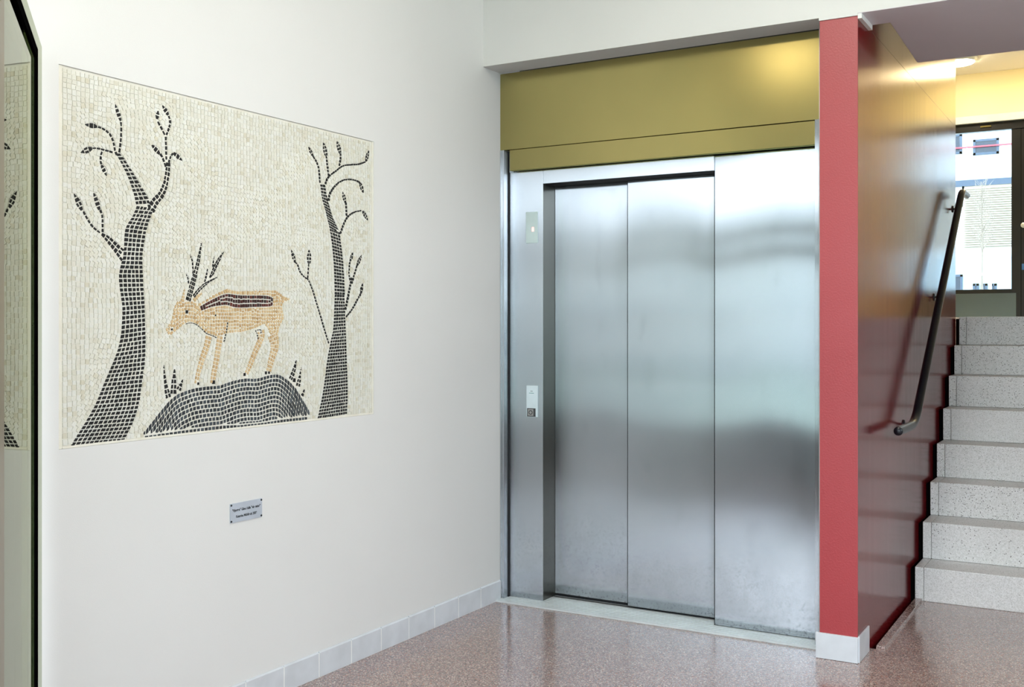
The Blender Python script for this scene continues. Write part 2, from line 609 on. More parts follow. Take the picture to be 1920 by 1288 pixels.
# window front behind the photographer (open frames, daylight comes in here)
fw = MB()
fy0, fy1 = FACADE_Y - 0.08, FACADE_Y
for z0, z1 in ((1.93, 2.05), (2.15, 2.26), (2.98, 3.06)):
    fw.box(0.9, ROOM_X, fy0, fy1, z0, z1)
for x in (0.9, 2.3, 3.6, 4.9):
    fw.box(x, x + 0.08, fy0, fy1, 0.0, 3.0)
wf = structure('window_1', fw, M['facade_frame'], 'tall glazed shop-front style window behind the viewpoint')
structure('wall_window_head', box(-0.2, ROOM_X, FACADE_Y - 0.2, FACADE_Y, 3.06, CEIL + 0.1), M['white'])
structure('wall_window_dado', box(0.9, ROOM_X, FACADE_Y - 0.08, FACADE_Y, 0.0, 0.46), M['dado'])

# ground outside
structure('ground_back', box(-60, 60, -90, FACADE_Y - 0.1, -0.3, -0.1), M['ground_out'])
structure('ground_street', box(-60, 60, HALL_Y + 0.2, 90, 1.0, 1.3), M['ground_back'])

# baseboard of single tiles along the left wall
bb = thing('baseboard_left', (0, 0, 0), None, None)
bb['kind'] = 'structure'
bb['label'] = 'row of pale grey glazed skirting tiles'
y = 0.15
edges = [0.158, -0.033]
while edges[-1] > -2.6:
    edges.append(edges[-1] - 0.1995)
base_tile = None
for i in range(len(edges) - 1):
    y1, y0 = edges[i], edges[i + 1]
    mb = MB()
    t, hh = 0.008, 0.1
    mb.add([(0.0005, y0 + .0028, 0.001), (t, y0 + .0028, 0.001), (t, y0 + .0028, hh - .006), (0.004, y0 + .0028, hh), (0.0005, y0 + .0028, hh),
            (0.0005, y1 - .0028, 0.001), (t, y1 - .0028, 0.001), (t, y1 - .0028, hh - .006), (0.004, y1 - .0028, hh), (0.0005, y1 - .0028, hh)],
           [(0, 1, 2, 3, 4), (9, 8, 7, 6, 5), (0, 5, 6, 1), (1, 6, 7, 2), (2, 7, 8, 3), (3, 8, 9, 4), (4, 9, 5, 0)])
    mb.build('tile', M['tile'], bb)
box(0.0003, 0.0072, edges[-1], 0.158, 0.0, 0.0935).build('joint', M['grouting'], bb)
# the two tiles round the foot of the red wall
b2 = thing('baseboard_right', (1.7, 0, 0), None, None)
b2['kind'] = 'structure'
b2['label'] = 'two pale grey tiles at the foot of the red wall'
box(1.618, RX + 0.002, -0.004, 0.0055, 0.001, 0.106).build('tile', M['tile'], b2, bevel=0.001)
box(RX + 0.0002, RX + 0.007, 0.006, 0.196, 0.001, 0.109).build('tile', M['tile'], b2, bevel=0.001)
FOYER_LAMPS = [(0.62, -2.86, 'lamp', 'round warm ceiling lamp nearest the mosaic wall, out of the picture'), (2.1, -3.4, 'lamp', 'round warm ceiling lamp in the middle of the foyer, out of the picture'), (1.7, -1.5, 'lamp_added_front', 'unseen whiter ceiling lamp added to brighten the wall above the lift')]

# ------------------------------------------------------------------ lift
lift = thing('elevator', (0.8, 0.16, 0.0), 'brushed steel lift front with golden header beside the red wall', 'elevator')
box(-0.0002 + 0.0012, 1.592, 0.162, 0.190, 2.2575, 2.6405).build('header_panel', M['golden_steel'], lift, bevel=0.0012)['label'] = 'golden toned upper header panel'
box(0.0535, 1.571, 0.166, 0.196, 2.152, 2.2555).build('header_panel', M['golden_steel'], lift, bevel=0.0012)['label'] = 'narrow golden toned lower header strip'
strip_l = MB()
for a, b, y in ((0.001, 0.009, 0.160), (0.009, 0.017, 0.163), (0.017, 0.024, 0.160)):
    strip_l.box(a, b, y, 0.212, 0.008, 2.2572)
strip_l.build('edge_strip', M['steel'], lift)
box(0.024, 0.0295, 0.196, 0.24, 0.009, 2.2555).build('gap', M['dark'], lift)
box(0.0295, 0.0535, 0.205, 0.215, 2.15, 2.2565).build('filler', M['steel'], lift)
strip_r = MB()
for a, b, y in ((1.5745, 1.583, 0.156), (1.583, 1.592, 0.153)):
    strip_r.box(a, b, y, 0.26, 0.008, 2.2572)
strip_r.build('edge_strip', M['steel'], lift)
box(1.592, 1.631, 0.156, 0.30, 0.0, 2.644).build('side_filler', M['white'], lift)
jamb = box(0.0295, 0.2186, 0.2115, 0.352, 0.009, 2.151).build('jamb', M['steel'], lift, bevel=0.0012)
box(0.2187, 0.2195, 0.2120, 0.352, 0.009, 2.0795).build('jamb_return', M['steel_shaded'], lift)['label'] = 'steel return, its dark reflection put into the colour'
box(0.2196, 1.1035, 0.2115, 0.352, 2.0815, 2.151).build('transom_panel', M['steel'], lift, bevel=0.0010)
box(0.219, 1.1015, 0.2125, 0.352, 2.0805, 2.0814).build('transom_underside', M['dark'], lift)
box(0.2187, 0.2191, 0.2125, 0.214, 2.08, 2.151).build('gap', M['dark'], lift)
d1 = box(0.2205, 0.72, 0.337, 0.350, 0.022, 2.079).build('door_panel', M['door_steel'], lift, bevel=0.0012)
d2 = box(0.6345, 1.16, 0.306, 0.322, 0.018, 2.079).build('door_panel', M['door_steel'], lift, bevel=0.0012)
d3 = box(1.1040, 1.574, 0.222, 0.26, 0.0095, 2.151).build('fixed_panel', M['door_steel'], lift, bevel=0.0012)
box(1.5675, 1.5705, 0.2205, 0.225, 0.012, 2.150).build('fixed_panel_lip', M['steel'], lift)
box(0.2186, 1.58, 0.352, 0.356, 0.0, 2.2).build('backing', M['dark'], lift)
box(0.6333, 0.6347, 0.3046, 0.322, 0.018, 2.079).build('edge_seal', M['gasket'], lift)
box(1.1018, 1.1036, 0.2210, 0.26, 0.0095, 2.151).build('edge_seal', M['gasket'], lift)
sill = box(0.0005, 1.6175, 0.106, 0.352, 0.0004, 0.006).build('sill', M['alu'], lift)
for k in range(8):
    box(0.0005, 1.6175, 0.107 + k * 0.0265, 0.107 + k * 0.0265 + 0.017, 0.006, 0.0085).build('ridge', M['alu'], sill)
box(0.22, 1.1, 0.324, 0.335, 0.006, 0.0075).build('track', M['dark'], lift)

# position display and call panel on the jamb
box(0.123, 0.190, 0.2075, 0.2114, 1.789, 1.945).build('display_plate', M['plate'], lift, bevel=0.001)
disp = bpy.data.objects
dp = [o for o in lift.children if o.name.startswith('display_plate')][0]
box(0.1565, 0.1700, 0.2071, 0.2076, 1.846, 1.869).build('digit', M['led'], dp)
cp = box(0.127, 0.191, 0.2060, 0.2114, 0.921, 1.077).build('call_panel', M['plate_w'], lift, bevel=0.001)
cp['label'] = 'pale blue call panel with a key switch'
box(0.142, 0.170, 0.2056, 0.2061, 1.038, 1.0405).build('mark', M['teal'], cp)
box(0.150, 0.163, 0.2056, 0.2061, 1.046, 1.052).build('mark', plain('grey_print', (168, 186, 190), 0.5), cp)
box(0.1325, 0.180, 0.2042, 0.2061, 0.9225, 0.964).build('key_switch', plain('satin_grey', (168, 168, 166), 0.35, 0.4), cp, bevel=0.0008)
fr = MB()
fr.box(0.1325, 0.180, 0.2034, 0.2045, 0.960, 0.964).box(0.1325, 0.180, 0.2034, 0.2045, 0.9225, 0.9265)
fr.box(0.1325, 0.1365, 0.2034, 0.2045, 0.9225, 0.964).box(0.1685, 0.180, 0.2034, 0.2045, 0.9225, 0.964)
fr.build('switch_frame', M['grey_plastic'], cp)
ring = MB()
n = 20
for k in range(n):
    a0, a1 = 2 * math.pi * k / n, 2 * math.pi * (k + 1) / n
    c = (0.1525, 0.943)
    P = lambda a, r, y: (c[0] + r * math.cos(a), y, c[1] + r * math.sin(a))
    ring.add([P(a0, 0.0072, 0.2032), P(a1, 0.0072, 0.2032), P(a1, 0.0112, 0.2032), P(a0, 0.0112, 0.2032), P(a0, 0.0112, 0.2044), P(a1, 0.0112, 0.2044)],
             [(0, 1, 2, 3), (3, 2, 5, 4)])
ring.build('key_ring', M['grey_plastic'], cp)

# ------------------------------------------------------------------ stairs
stair = thing('staircase', (1.81, 1.19, 0.0), 'pale speckled terrazzo staircase climbing behind the red wall', 'stairs')
SX0, SX1 = 1.8085, STAIR_X - 0.005
NY = [1.192, 1.424, 1.662, 1.887, 2.113, 2.335, 2.562, 2.775]
NZ = [0.168, 0.357, 0.535, 0.7215, 0.9015, 1.0825, 1.2595, LAND_Z]
RUN = 0.232
for k in range(8):
    z0 = 0.0 if k == 0 else NZ[k - 1] + 0.001
    y1 = NY[k] + RUN + 0.02 if k < 7 else 3.019
    mb = MB()
    # tread slab and riser with a small cut at the left end, as the photo shows
    zt = NZ[k]
    mb.prism([(NY[k], z0), (NY[k], zt), (y1, zt), (y1, zt - 0.05), (NY[k] + 0.05, zt - 0.05), (NY[k] + 0.05, z0)], SX0 + 0.042, SX1)
    st = mb.build('step', M['stone'], stair, bevel=0.004)
    e = MB()
    e.prism([(NY[k] + 0.001, z0), (NY[k] + 0.001, zt - 0.0005), (y1, zt - 0.0005), (y1, zt - 0.05), (NY[k] + 0.05, zt - 0.05), (NY[k] + 0.05, z0)], SX0, SX0 + 0.0405)
    e.build('step_end', M['stone'], st, bevel=0.003)
# solid core so no light leaks under the steps
core = MB()
for k in range(8):
    z0 = -0.1 if k == 0 else NZ[k - 1] - 0.06
    core.box(SX0 + 0.01, SX1, NY[k] + 0.055, 3.018, z0, NZ[k] - 0.055)
core.build('core', M['dark'], stair)
sg = MB()  # black filler added to stand for the shade between wall and steps
for k in range(8):
    z0 = -0.1 if k == 0 else NZ[k - 1] - 0.012
    sg.box(RX + 0.0015, SX0 - 0.0003, NY[k] + 0.012, 3.0, z0, NZ[k] - 0.0125)
sg.build('gap_shade_fill', M['gasket'], stair)

# ------------------------------------------------------------------ handrail
rail = thing('handrail', (RX, 0.93, 0.9), 'black tubular handrail sloping up the red wall beside the stairs', 'handrail')
HX = 1.85
pts = [(HX, 0.52, 0.9045)]
p0, p1 = Vector((HX, 0.935, 0.9045)), Vector((HX, 2.575, 2.205))
d = (p1 - p0).normalized()
a0 = Vector((HX, 0.935 - 0.10, 0.9045))
b0 = p0 + d * 0.10
pts = [Vector((HX, 0.52, 0.9045))]
for i in range(9):
    t = i / 8
    pts.append(a0 * (1 - t) ** 2 + p0 * 2 * t * (1 - t) + b0 * t * t)
a1 = p1 - d * 0.07
b1 = p1 + Vector((0, 0.07, -0.004))
for i in range(9):
    t = i / 8
    pts.append(a1 * (1 - t) ** 2 + p1 * 2 * t * (1 - t) + b1 * t * t)
pts.append(Vector((HX, 2.80, 2.2)))
MB().tube(pts, 0.0205, 18).build('tube', M['rail'], rail, smooth=True)
for e, s in ((pts[0], -1), (pts[-1], 1)):
    MB().lathe((e.x, e.y, e.z), [(0.0205, 0.0), (0.0195, -s * 0.004), (0.012, -s * 0.009), (0.002, -s * 0.011)], 18, 'y').build('end_cap', M['rail'], rail, smooth=True)
for wy, wz in ((1.008, 0.896), (1.932, 1.539), (2.654, 2.104)):
    # a rod bends from the wall plate out and up to the tube
    t = (wy - p0.y) / (p1.y - p0.y)
    rz = p0.z + (p1.z - p0.z) * t
    ry = wy - 0.02
    rz = p0.z + (p1.z - p0.z) * ((ry - p0.y) / (p1.y - p0.y))
    q = [Vector((RX + 0.006, wy, wz)), Vector((RX + 0.03, wy, wz)), Vector((RX + 0.055, wy - 0.008, wz + 0.012)), Vector((HX, ry, rz - 0.012))]
    br = MB().tube(q, 0.0065, 10).build('bracket', M['rail'], rail, smooth=True)
    MB().lathe((RX, wy, wz), [(0.022, 0.0), (0.022, 0.004), (0.018, 0.007), (0.009, 0.008)], 18, 'x').build('wall_plate', M['rail'], br, smooth=True)
    MB().lathe((RX + 0.032, wy, wz - 0.026), [(0.004, 0.0), (0.008, 0.004), (0.008, 0.012), (0.004, 0.022)], 10, 'z').build('screw', M['rail'], br, smooth=True)

# ------------------------------------------------------------------ glazed door at the head of the stairs
door = thing('door_2', (1.6, HALL_Y, LAND_Z), None, None)
door['kind'] = 'structure'
door['label'] = 'black framed glazed door at the head of the stairs'
GX0, GX1, GZ0, GZ1 = 0.80, 1.712, 1.758, 3.347
y0, y1 = HALL_Y + 0.02, HALL_Y + 0.08
f = MB()
f.box(0.70, 2.86, y0 - 0.01, y1 + 0.01, GZ1 + 0.001, 3.43)
f.box(0.70, GX0, y0, y1, LAND_Z, GZ1)
f.box(GX1, 1.85, y0, y1, LAND_Z, GZ1)
f.box(2.76, 2.86, y0, y1, LAND_Z, GZ1)
f.box(GX0, GX1, y0, y1, LAND_Z + 0.01, GZ0)
f.box(1.85, 2.76, y0, y1, LAND_Z, GZ0)
f.build('frame', M['black'], door, bevel=0.003)
box(GX0, GX1, HALL_Y + 0.045, HALL_Y + 0.051, GZ0, GZ1).build('pane', M['glass'], door)
box(1.85, 2.76, HALL_Y + 0.045, HALL_Y + 0.051, GZ0, GZ1).build('pane', M['glass'], door)
box(0.82, 1.755, HALL_Y + 0.014, HALL_Y + 0.0195, LAND_Z + 0.01, 1.717).build('kick_plate', make_steel('kick_plate_steel', (120, 130, 132), 0.3, 0.0, 0.0), door, bevel=0.001)
box(1.797, 1.801, HALL_Y + 0.0185, HALL_Y + 0.0199, LAND_Z, GZ1).build('leaf_joint', M['gasket'], door)
MB().lathe((1.822, HALL_Y + 0.019, 2.386), [(0.026, 0.0), (0.026, 0.006), (0.02, 0.011), (0.012, 0.012), (0.010, 0.03), (0.002, 0.031)], 20, 'y').build('lock', M['alu'], door, smooth=True)
box(1.806, 1.840, HALL_Y + 0.015, HALL_Y + 0.0195, 1.945, 2.005).build('sticker', plain('blue_sticker', (70, 120, 190), 0.4), door)
box(1.43, 1.53, HALL_Y - 0.002, HALL_Y + 0.009, 3.385, 3.40).build('maker_strip', M['golden_steel'], door)

# ------------------------------------------------------------------ glass leaf at the left edge
A = Vector((0.76252, -0.64696))
N2 = Vector((0.64696, 0.76252))
if N2.dot(Vector((CAM.x, CAM.y + 2.445))) < 0:
    N2 = -N2
O = (0.0, -2.445)
leaf = thing('door_1', (0.05, -2.49, 0.0), None, None)
leaf['kind'] = 'structure'
leaf['label'] = 'frameless glass door leaf with a black edge band'
LZ = 2.168
MB().bar(O, A, N2, 0.064, 1.5, -0.008, 0.0, 0.015, LZ).build('pane', M['glass_tint'], leaf)
MB().bar(O, A, N2, 0.43, 1.46, -0.034, -0.028, 0.05, 2.03).build('inner_pane', M['glass_tint'], leaf)
bk = MB()
bk.bar(O, A, N2, 0.292, 0.322, 0.0, 0.0075, 0.045, 2.105)
bk.bar(O, A, N2, 0.315, 1.5, 0.0, 0.0072, 2.076, 2.105)
bk.bar(O, A, N2, 0.292, 1.5, 0.0, 0.0015, 0.045, 0.075)
bk.build('edge_band', M['gasket'], leaf)
MB().bar(O, A, N2, 1.035, 1.12, 0.0, 0.002, 0.02, LZ).build('stile', M['stile'], leaf)

# ------------------------------------------------------------------ lamps
def lamp(x, y, z, r, m, label, group=None):
    t = thing('ceiling_lamp', (x, y, z), label, 'lamp', group)
    MB().lathe((x, y, z), [(r + 0.025, 0.0), (r + 0.025, -0.012), (r + 0.012, -0.03), (r + 0.002, -0.034)], 32).build('ring', M['alu'], t, smooth=True)
    MB().lathe((x, y, z - 0.034), [(r, 0.0), (r * 0.92, -0.012), (r * 0.6, -0.024), (0.004, -0.03)], 32).build('diffuser', m, t, smooth=True)
    return t


for x, y, key, lab in FOYER_LAMPS:
    lamp(x, y, CEIL, 0.19, M[key], lab, 'foyer ceiling lamps')
lamp(1.33, 6.5, HALL_CEIL, 0.13, M['lamp_hall'], 'bright round ceiling lamp above the stair head, half hidden by the red wall')
lamp(2.35, 6.75, HALL_CEIL, 0.17, M['lamp_added_landing'], 'unseen round lamp added over the landing for the gold reflection on the red wall', 'added landing lamp')

# ------------------------------------------------------------------ plaque
pq = thing('plaque', (0.0, -1.6225, 0.708), 'small silver plaque with two lines of black print under the mosaic', 'plaque')
box(0.0005, 0.004, -1.7015, -1.5425, 0.6745, 0.7425).build('plate', M['silver'], pq, bevel=0.0006)
for yy in (-1.697, -1.547):
    for zz in (0.680, 0.737):
        MB().lathe((0.004, yy, zz), [(0.0038, 0.0), (0.0036, 0.0015), (0.002, 0.0022)], 12, 'x').build('screw', M['ink'], pq, smooth=True)


def lettering(text, y, z, h, width, m, parent):
    cu = bpy.data.curves.new('lettering', 'FONT')
    cu.body = text
    cu.size = h
    cu.align_x = 'CENTER'
    cu.extrude = 0.0002
    cu.offset = 0.00035
    tmp = bpy.data.objects.new('lettering_source', cu)
    COL.objects.link(tmp)
    dg = bpy.context.evaluated_depsgraph_get()
    me = bpy.data.meshes.new_from_object(tmp.evaluated_get(dg))
    bpy.data.objects.remove(tmp)
    xs = [v.co.x for v in me.vertices]
    sx = width / (max(xs) - min(xs))
    for v in me.vertices:
        # text x runs along +y on the wall, text y runs up, thickness points into the room
        v.co = Vector((0.0042 + v.co.z, y + v.co.x * sx, z + v.co.y)) - Vector(parent['base'])
    me.materials.clear()
    me.materials.append(m)
    o = bpy.data.objects.new('lettering', me)
    COL.objects.link(o)
    o.parent = parent
    return o


lettering('"Hjorten" G\u00e5va i \u00e4dla "v\u00e5r natur"', -1.622, 0.7135, 0.0125, 0.139, M['ink'], pq)
lettering('Katarina M\u00fchlbeck 2009', -1.622, 0.6905, 0.0125, 0.103, M['ink'], pq)

# ------------------------------------------------------------------ building and tree beyond the glazed door
BY = 27.0
far = thing('building', (-0.7, BY, 1.3), 'white rendered building with louvred band across the street', 'building')
wm = MB()
wm.box(-9, 8, BY, BY + 6, 3.36, 12.0)
wm.build('wall', M['plaster_out'], far)
box(-9, 8, BY - 0.05, BY + 6, 1.3, 3.36).build('base_wall', M['base_out'], far)


def far_window(x0, x1, z0, z1, y=BY):
    m = MB()
    t = 0.06
    m.box(x0, x1, y - 0.05, y - 0.002, z1 - t, z1).box(x0, x1, y - 0.05, y - 0.002, z0, z0 + t)
    m.box(x0, x0 + t, y - 0.05, y - 0.002, z0, z1).box(x1 - t, x1, y - 0.05, y - 0.002, z0, z1)
    wnd = m.build('window', M['frame_out'], far)
    box(x0 + t, x1 - t, y - 0.03, y - 0.003, z0 + t, z1 - t).build('pane', M['pane_out'], wnd)


far_window(-0.99, -0.35, 6.08, 6.50)
far_window(-2.1, -1.273, 6.15, 6.69)
far_window(0.6, 1.24, 6.08, 6.50)
far_window(-2.1, -1.25, 2.30, 2.846, BY - 0.05)
far_window(-0.99, -0.8425, 2.25, 2.59, BY - 0.05)
far_window(-0.776, -0.630, 2.25, 2.585, BY - 0.05)
far_window(-0.550, -0.40, 2.25, 2.58, BY - 0.05)
box(-9, 8, BY - 0.04, BY - 0.001, 5.25, 5.42).build('band', M['frame_out'], far)
box(-9, 8, BY - 0.10, BY - 0.05, 6.285, 6.32).build('rail', M['rail_out'], far)
for x in (-2.6, -1.15, 0.25, 1.6):
    box(x, x + 0.03, BY - 0.10, BY - 0.06, 5.43, 6.285).build('rail_post', M['plaster_out'], far)
slat = None
for k in range(26):
    z = 3.60 + k * 0.0625
    if slat is None:
        m = MB().prism([(BY - 0.07, z), (BY - 0.002, z + 0.03), (BY - 0.002, z + 0.038), (BY - 0.075, z + 0.008)], -1.22, 6.0)
        slat = m.build('slat', M['louvre'], far)
        z_first = z
    else:
        c = slat.copy()
        COL.objects.link(c)
        c.parent = far
        c.location = (0, 0, z - z_first)
box(-1.23, 6.0, BY - 0.0015, BY - 0.0005, 3.56, 5.25).build('louvre_back', plain('louvre_back_panel', (176, 166, 150), 0.8), far)  # browner panel behind the slats

opp = thing('building', (1.0, -26.0, -0.1), 'pale grey building across the yard, behind the viewpoint', 'building')
box(-30, 32, -30, -26, -0.1, 4.6).build('wall', plain('opposite_grey_render', (206, 208, 206), 0.8), opp)
box(-30.2, 32.2, -30.2, -25.8, 4.6, 4.75).build('roof_edge', M['facade_frame'], opp)

tree = thing('tree', (-0.55, 25.0, 1.3), 'bare young tree standing in front of the louvred building', 'tree')
tr = MB()
tr.tube([(-0.55, 25, 1.3), (-0.55, 25, 2.4), (-0.54, 25, 3.4), (-0.55, 25.02, 4.4), (-0.56, 25, 5.1)], [0.035, 0.03, 0.026, 0.016, 0.006], 8)
tr.build('trunk', M['bark'], tree, smooth=True)
r2 = random.Random(3)
for i in range(46):
    z = 3.25 + 1.6 * (i / 46)
    a = r2.uniform(0, 6.28)
    L = (0.75 - 0.28 * (i / 46)) * r2.uniform(0.6, 1.0)
    p = Vector((-0.545, 25, z))
    pts_b = [p]
    dirv = Vector((math.cos(a) * 0.55, math.sin(a) * 0.55, 0.9))
    for s in range(4):
        p = p + dirv.normalized() * L / 4
        dirv = dirv + Vector((r2.uniform(-.25, .25), r2.uniform(-.25, .25), 0.12))
        pts_b.append(p.copy())
    bmb = MB().tube(pts_b, [0.010, 0.008, 0.006, 0.005, 0.003], 5)
    for s in (1, 2, 3):
        q = pts_b[s]
        e = q + Vector((r2.uniform(-.2, .2), r2.uniform(-.2, .2), r2.uniform(0.1, 0.28)))
        bmb.tube([q, (q + e) / 2 + Vector((0, 0, .01)), e], [0.005, 0.004, 0.002], 4)
    bmb.build('branch', M['bark'], tree)
gt = thing('tree_guard', (-0.58, 24.6, 1.3), 'white tree guard frame around the young tree', 'tree guard')
for x in (-0.82, -0.34):
    box(x, x + 0.06, 24.55, 24.61, 1.3, 2.98).build('post', M['plaster_out'], gt)
box(-0.76, -0.34, 24.56, 24.60, 2.70, 2.76).build('crossbar', M['plaster_out'], gt)

# ------------------------------------------------------------------ the mosaic
TR = {'lt_e':[([(41,6),(94,72),(131,123),(160,184),(186,232),(213,285),(226,330),(231,374),(234,424),(225,468),(216,532),(239,588),(240,676),(268,709),(290,753)],[(240,1),(280,63),(302,117),(313,187),(324,243),(327,293),(327,339),(326,380),(323,430),(320,471),(317,536),(312,592),(332,684),(351,731),(366,751)]),([(291,741),(285,758),(280,780),(265,818),(242,860),(219,892),(206,909)],[(351,749),(340,779),(328,795),(303,823),(275,860),(248,891),(224,912)])],'lt':[[(345,741,37),(362,771,34),(389,794,28),(410,835,26),(418,881,22),(419,909,20)],[(256,573,46),(234,592,40),(204,617,30),(175,641,23),(155,652,12)],[(214,901,10),(205,915,10),(200,948,11),(182,970,10),(155,979,10),(141,980,8)],[(141,980,10),(127,980,22),(111,980,20),(94,980,4)],[(222,911,11),(228,948,10),(230,978,10),(229,1011,10)],[(229,1011,9),(222,1026,20),(214,1044,17),(206,1062,4)],[(213,904,9),(202,909,10),(183,911,9),(159,912,9),(141,914,8),(121,911,8)],[(122,911,11),(108,905,25),(93,898,22),(78,891,4)],[(158,907,9),(150,887,10),(154,864,10)],[(154,866,9),(160,856,21),(167,844,18),(175,832,4)],[(414,898,11),(412,913,11),(410,955,11),(409,993,11)],[(406,995,11),(389,1018,11),(375,1037,11)],[(372,1041,10),(373,1051,23),(375,1061,21),(377,1072,4)],[(411,996,11),(423,1019,11),(429,1046,11),(421,1064,12)],[(421,1063,11),(413,1072,23),(404,1082,20),(394,1093,4)],[(410,890,11),(402,907,12),(396,922,11),(385,933,12)],[(385,930,11),(374,938,23),(361,948,20),(349,957,4)],[(418,893,11),(423,910,11),(429,929,10),(440,942,10)],[(441,943,10),(453,937,22),(466,929,21),(480,921,4)],[(151,654,9),(125,667,9),(103,692,9),(88,716,9)],[(85,716,10),(76,731,24),(66,749,21),(55,766,4)],[(159,655,10),(159,679,10),(160,706,10),(149,726,10)],[(148,723,11),(142,739,22),(134,758,19),(126,776,4)]],'rt_e':[([(1165,5),(1189,72),(1206,135),(1220,216),(1243,302),(1263,356),(1267,416),(1271,509),(1271,478),(1268,592),(1256,689),(1239,758)],[(1350,11),(1354,84),(1354,151),(1349,212),(1345,301),(1342,362),(1338,417),(1333,511),(1337,480),(1330,606),(1314,693),(1304,747)]),([(1239,758),(1216,821),(1193,867),(1182,926)],[(1304,742),(1258,803),(1235,850),(1213,928)])],'rt':[[(1187,915,12),(1183,930,12),(1179,951,13),(1177,983,12),(1165,1008,12),(1142,1028,11)],[(1142,1026,10),(1134,1037,22),(1124,1050,20),(1114,1062,4)],[(1236,963,13),(1231,977,13),(1225,1011,12),(1220,1043,12)],[(1220,1040,13),(1215,1056,29),(1209,1075,25),(1203,1093,5)],[(1205,901,14),(1211,920,15),(1218,940,14),(1235,964,12),(1277,988,11),(1302,1005,11),(1328,1018,10),(1372,1027,10),(1425,1035,10),(1471,1052,11)],[(1472,1053,11),(1478,1068,25),(1485,1085,22),(1492,1102,5)],[(1295,998,13),(1301,1015,13),(1309,1044,13),(1307,1066,13)],[(1307,1063,14),(1301,1077,29),(1293,1094,27),(1285,1110,5)],[(1233,850,15),(1235,877,15),(1243,900,14),(1277,933,13),(1319,958,10),(1372,968,10),(1416,966,12),(1436,958,14)],[(1434,960,13),(1441,948,27),(1448,934,24),(1456,920,4)],[(1299,727,14),(1309,745,14),(1328,782,14),(1350,812,13),(1389,835,11),(1443,847,9)],[(1450,846,11),(1461,835,24),(1474,822,22),(1487,809,4)],[(1345,814,13),(1344,844,13),(1341,872,13)],[(1341,866,10),(1334,880,24),(1327,896,22),(1319,912,5)],[(1338,434,15),(1363,512,16),(1380,568,15)],[(1380,541,13),(1398,586,13),(1414,618,13)],[(1412,616,9),(1422,631,22),(1434,648,20),(1445,664,4)],[(1374,542,11),(1363,568,11),(1361,596,11),(1367,632,11)],[(1368,631,9),(1374,643,21),(1380,658,19),(1386,672,4)],[(1330,397,11),(1380,434,12),(1407,468,13),(1439,503,13)],[(1438,502,11),(1442,515,23),(1446,531,20),(1450,547,5)],[(1245,288,9),(1231,307,9),(1210,351,10),(1185,410,10),(1157,468,9),(1133,520,9),(1106,556,9)],[(1149,480,9),(1129,519,9),(1110,548,9)],[(1105,550,8),(1062,574,9),(1056,602,9),(1039,611,8)],[(1039,609,9),(1032,624,21),(1024,641,19),(1017,658,3)],[(1110,552,9),(1113,589,10),(1117,611,9)],[(1118,608,13),(1118,626,31),(1118,646,27),(1118,666,5)]],'gr':[[(421,128,28),(406,183,15),(400,241,4)],[(441,140,31),(444,187,23),(446,226,4)],[(463,152,27),(483,189,5)],[(1012,165,23),(1033,200,24),(1045,240,4)],[(1054,137,28),(1066,178,17),(1073,212,3)],[(1077,99,22),(1092,126,6)],[(1032,154,20),(1039,190,13)]],'hill_top':[(287,2),(324,29),(369,72),(422,120),(463,144),(497,150),(532,158),(582,161),(647,162),(648,161),(687,170),(733,179),(788,182),(836,177),(886,188),(945,192),(982,174),(1020,152),(1050,124),(1081,86),(1113,47),(1146,8)],'hill_bot':[(287,-1),(331,-1),(511,4),(666,6),(747,1),(858,0),(982,5),(1105,5),(1146,5)],'stag_body':[(407,354),(411,360),(432,385),(441,423),(450,443),(468,453),(486,448),(502,451),(518,454),(537,447),(548,442),(591,461),(630,480),(682,499),(728,493),(800,495),(874,500),(933,502),(964,486),(1013,469),(974,458),(967,443),(978,400),(954,369),(944,337),(906,329),(884,364),(868,375),(824,359),(758,346),(699,343),(670,338),(636,330),(614,337),(588,336),(564,358),(537,375),(513,383),(486,372),(429,335),(416,342)],'leg':[[(598,333,30),(590,298,29),(574,269,27),(561,236,25),(549,204,21),(541,170,19)],[(652,334,28),(644,297,29),(634,247,27),(622,206,26),(615,168,23)],[(852,351,40),(860,329,31),(840,301,28),(813,255,27),(793,217,24),(779,196,21)],[(915,337,56),(930,297,46),(917,262,36),(903,231,32),(894,200,27)],[(479,448,19),(486,472,13),(489,493,4)],[(530,453,17),(546,467,16),(568,480,8)]],'saddle':[[(561,427,19),(608,445,25),(647,455,35),(682,463,42),(728,455,49),(800,457,45),(862,460,44),(903,459,42),(917,458,28)]],'antler':[[(505,452,23),(516,485,25),(529,522,23),(541,556,19),(554,601,15),(565,653,5)],[(520,504,9),(525,520,8),(527,559,8),(525,589,8),(513,609,3)],[(506,471,7),(509,485,7),(508,513,8),(505,530,7),(494,545,2)],[(529,467,14),(548,486,16),(572,506,13),(605,524,11),(640,538,4)],[(602,534,8),(614,546,17),(630,577,17),(650,605,15),(669,629,4)],[(579,518,8),(588,539,13),(593,566,4)],[(609,544,8),(619,576,11),(622,611,3)]],'line':[[(494,374,4),(515,379,3),(542,374,4),(569,355,4),(591,339,4),(614,336,4),(635,326,4)],[(688,382,5),(683,351,5),(669,311,5)],[(824,354,5),(835,338,5),(840,319,5)],[(832,353,4),(860,357,5),(852,340,5)]],'eye':[(500,415,7),(435,356,5),(630,405,4),(551,171,6),(621,173,8),(771,194,7),(880,196,7),(896,196,6)]}
MW, MH = int(round((MY1 - MY0) * 1000)), int(round((MZ1 - MZ0) * 1000))      # millimetres
RES = 2.0
GW, GH = int(MW / RES) + 1, int(MH / RES) + 1
occ = np.zeros((GH, GW), bool)


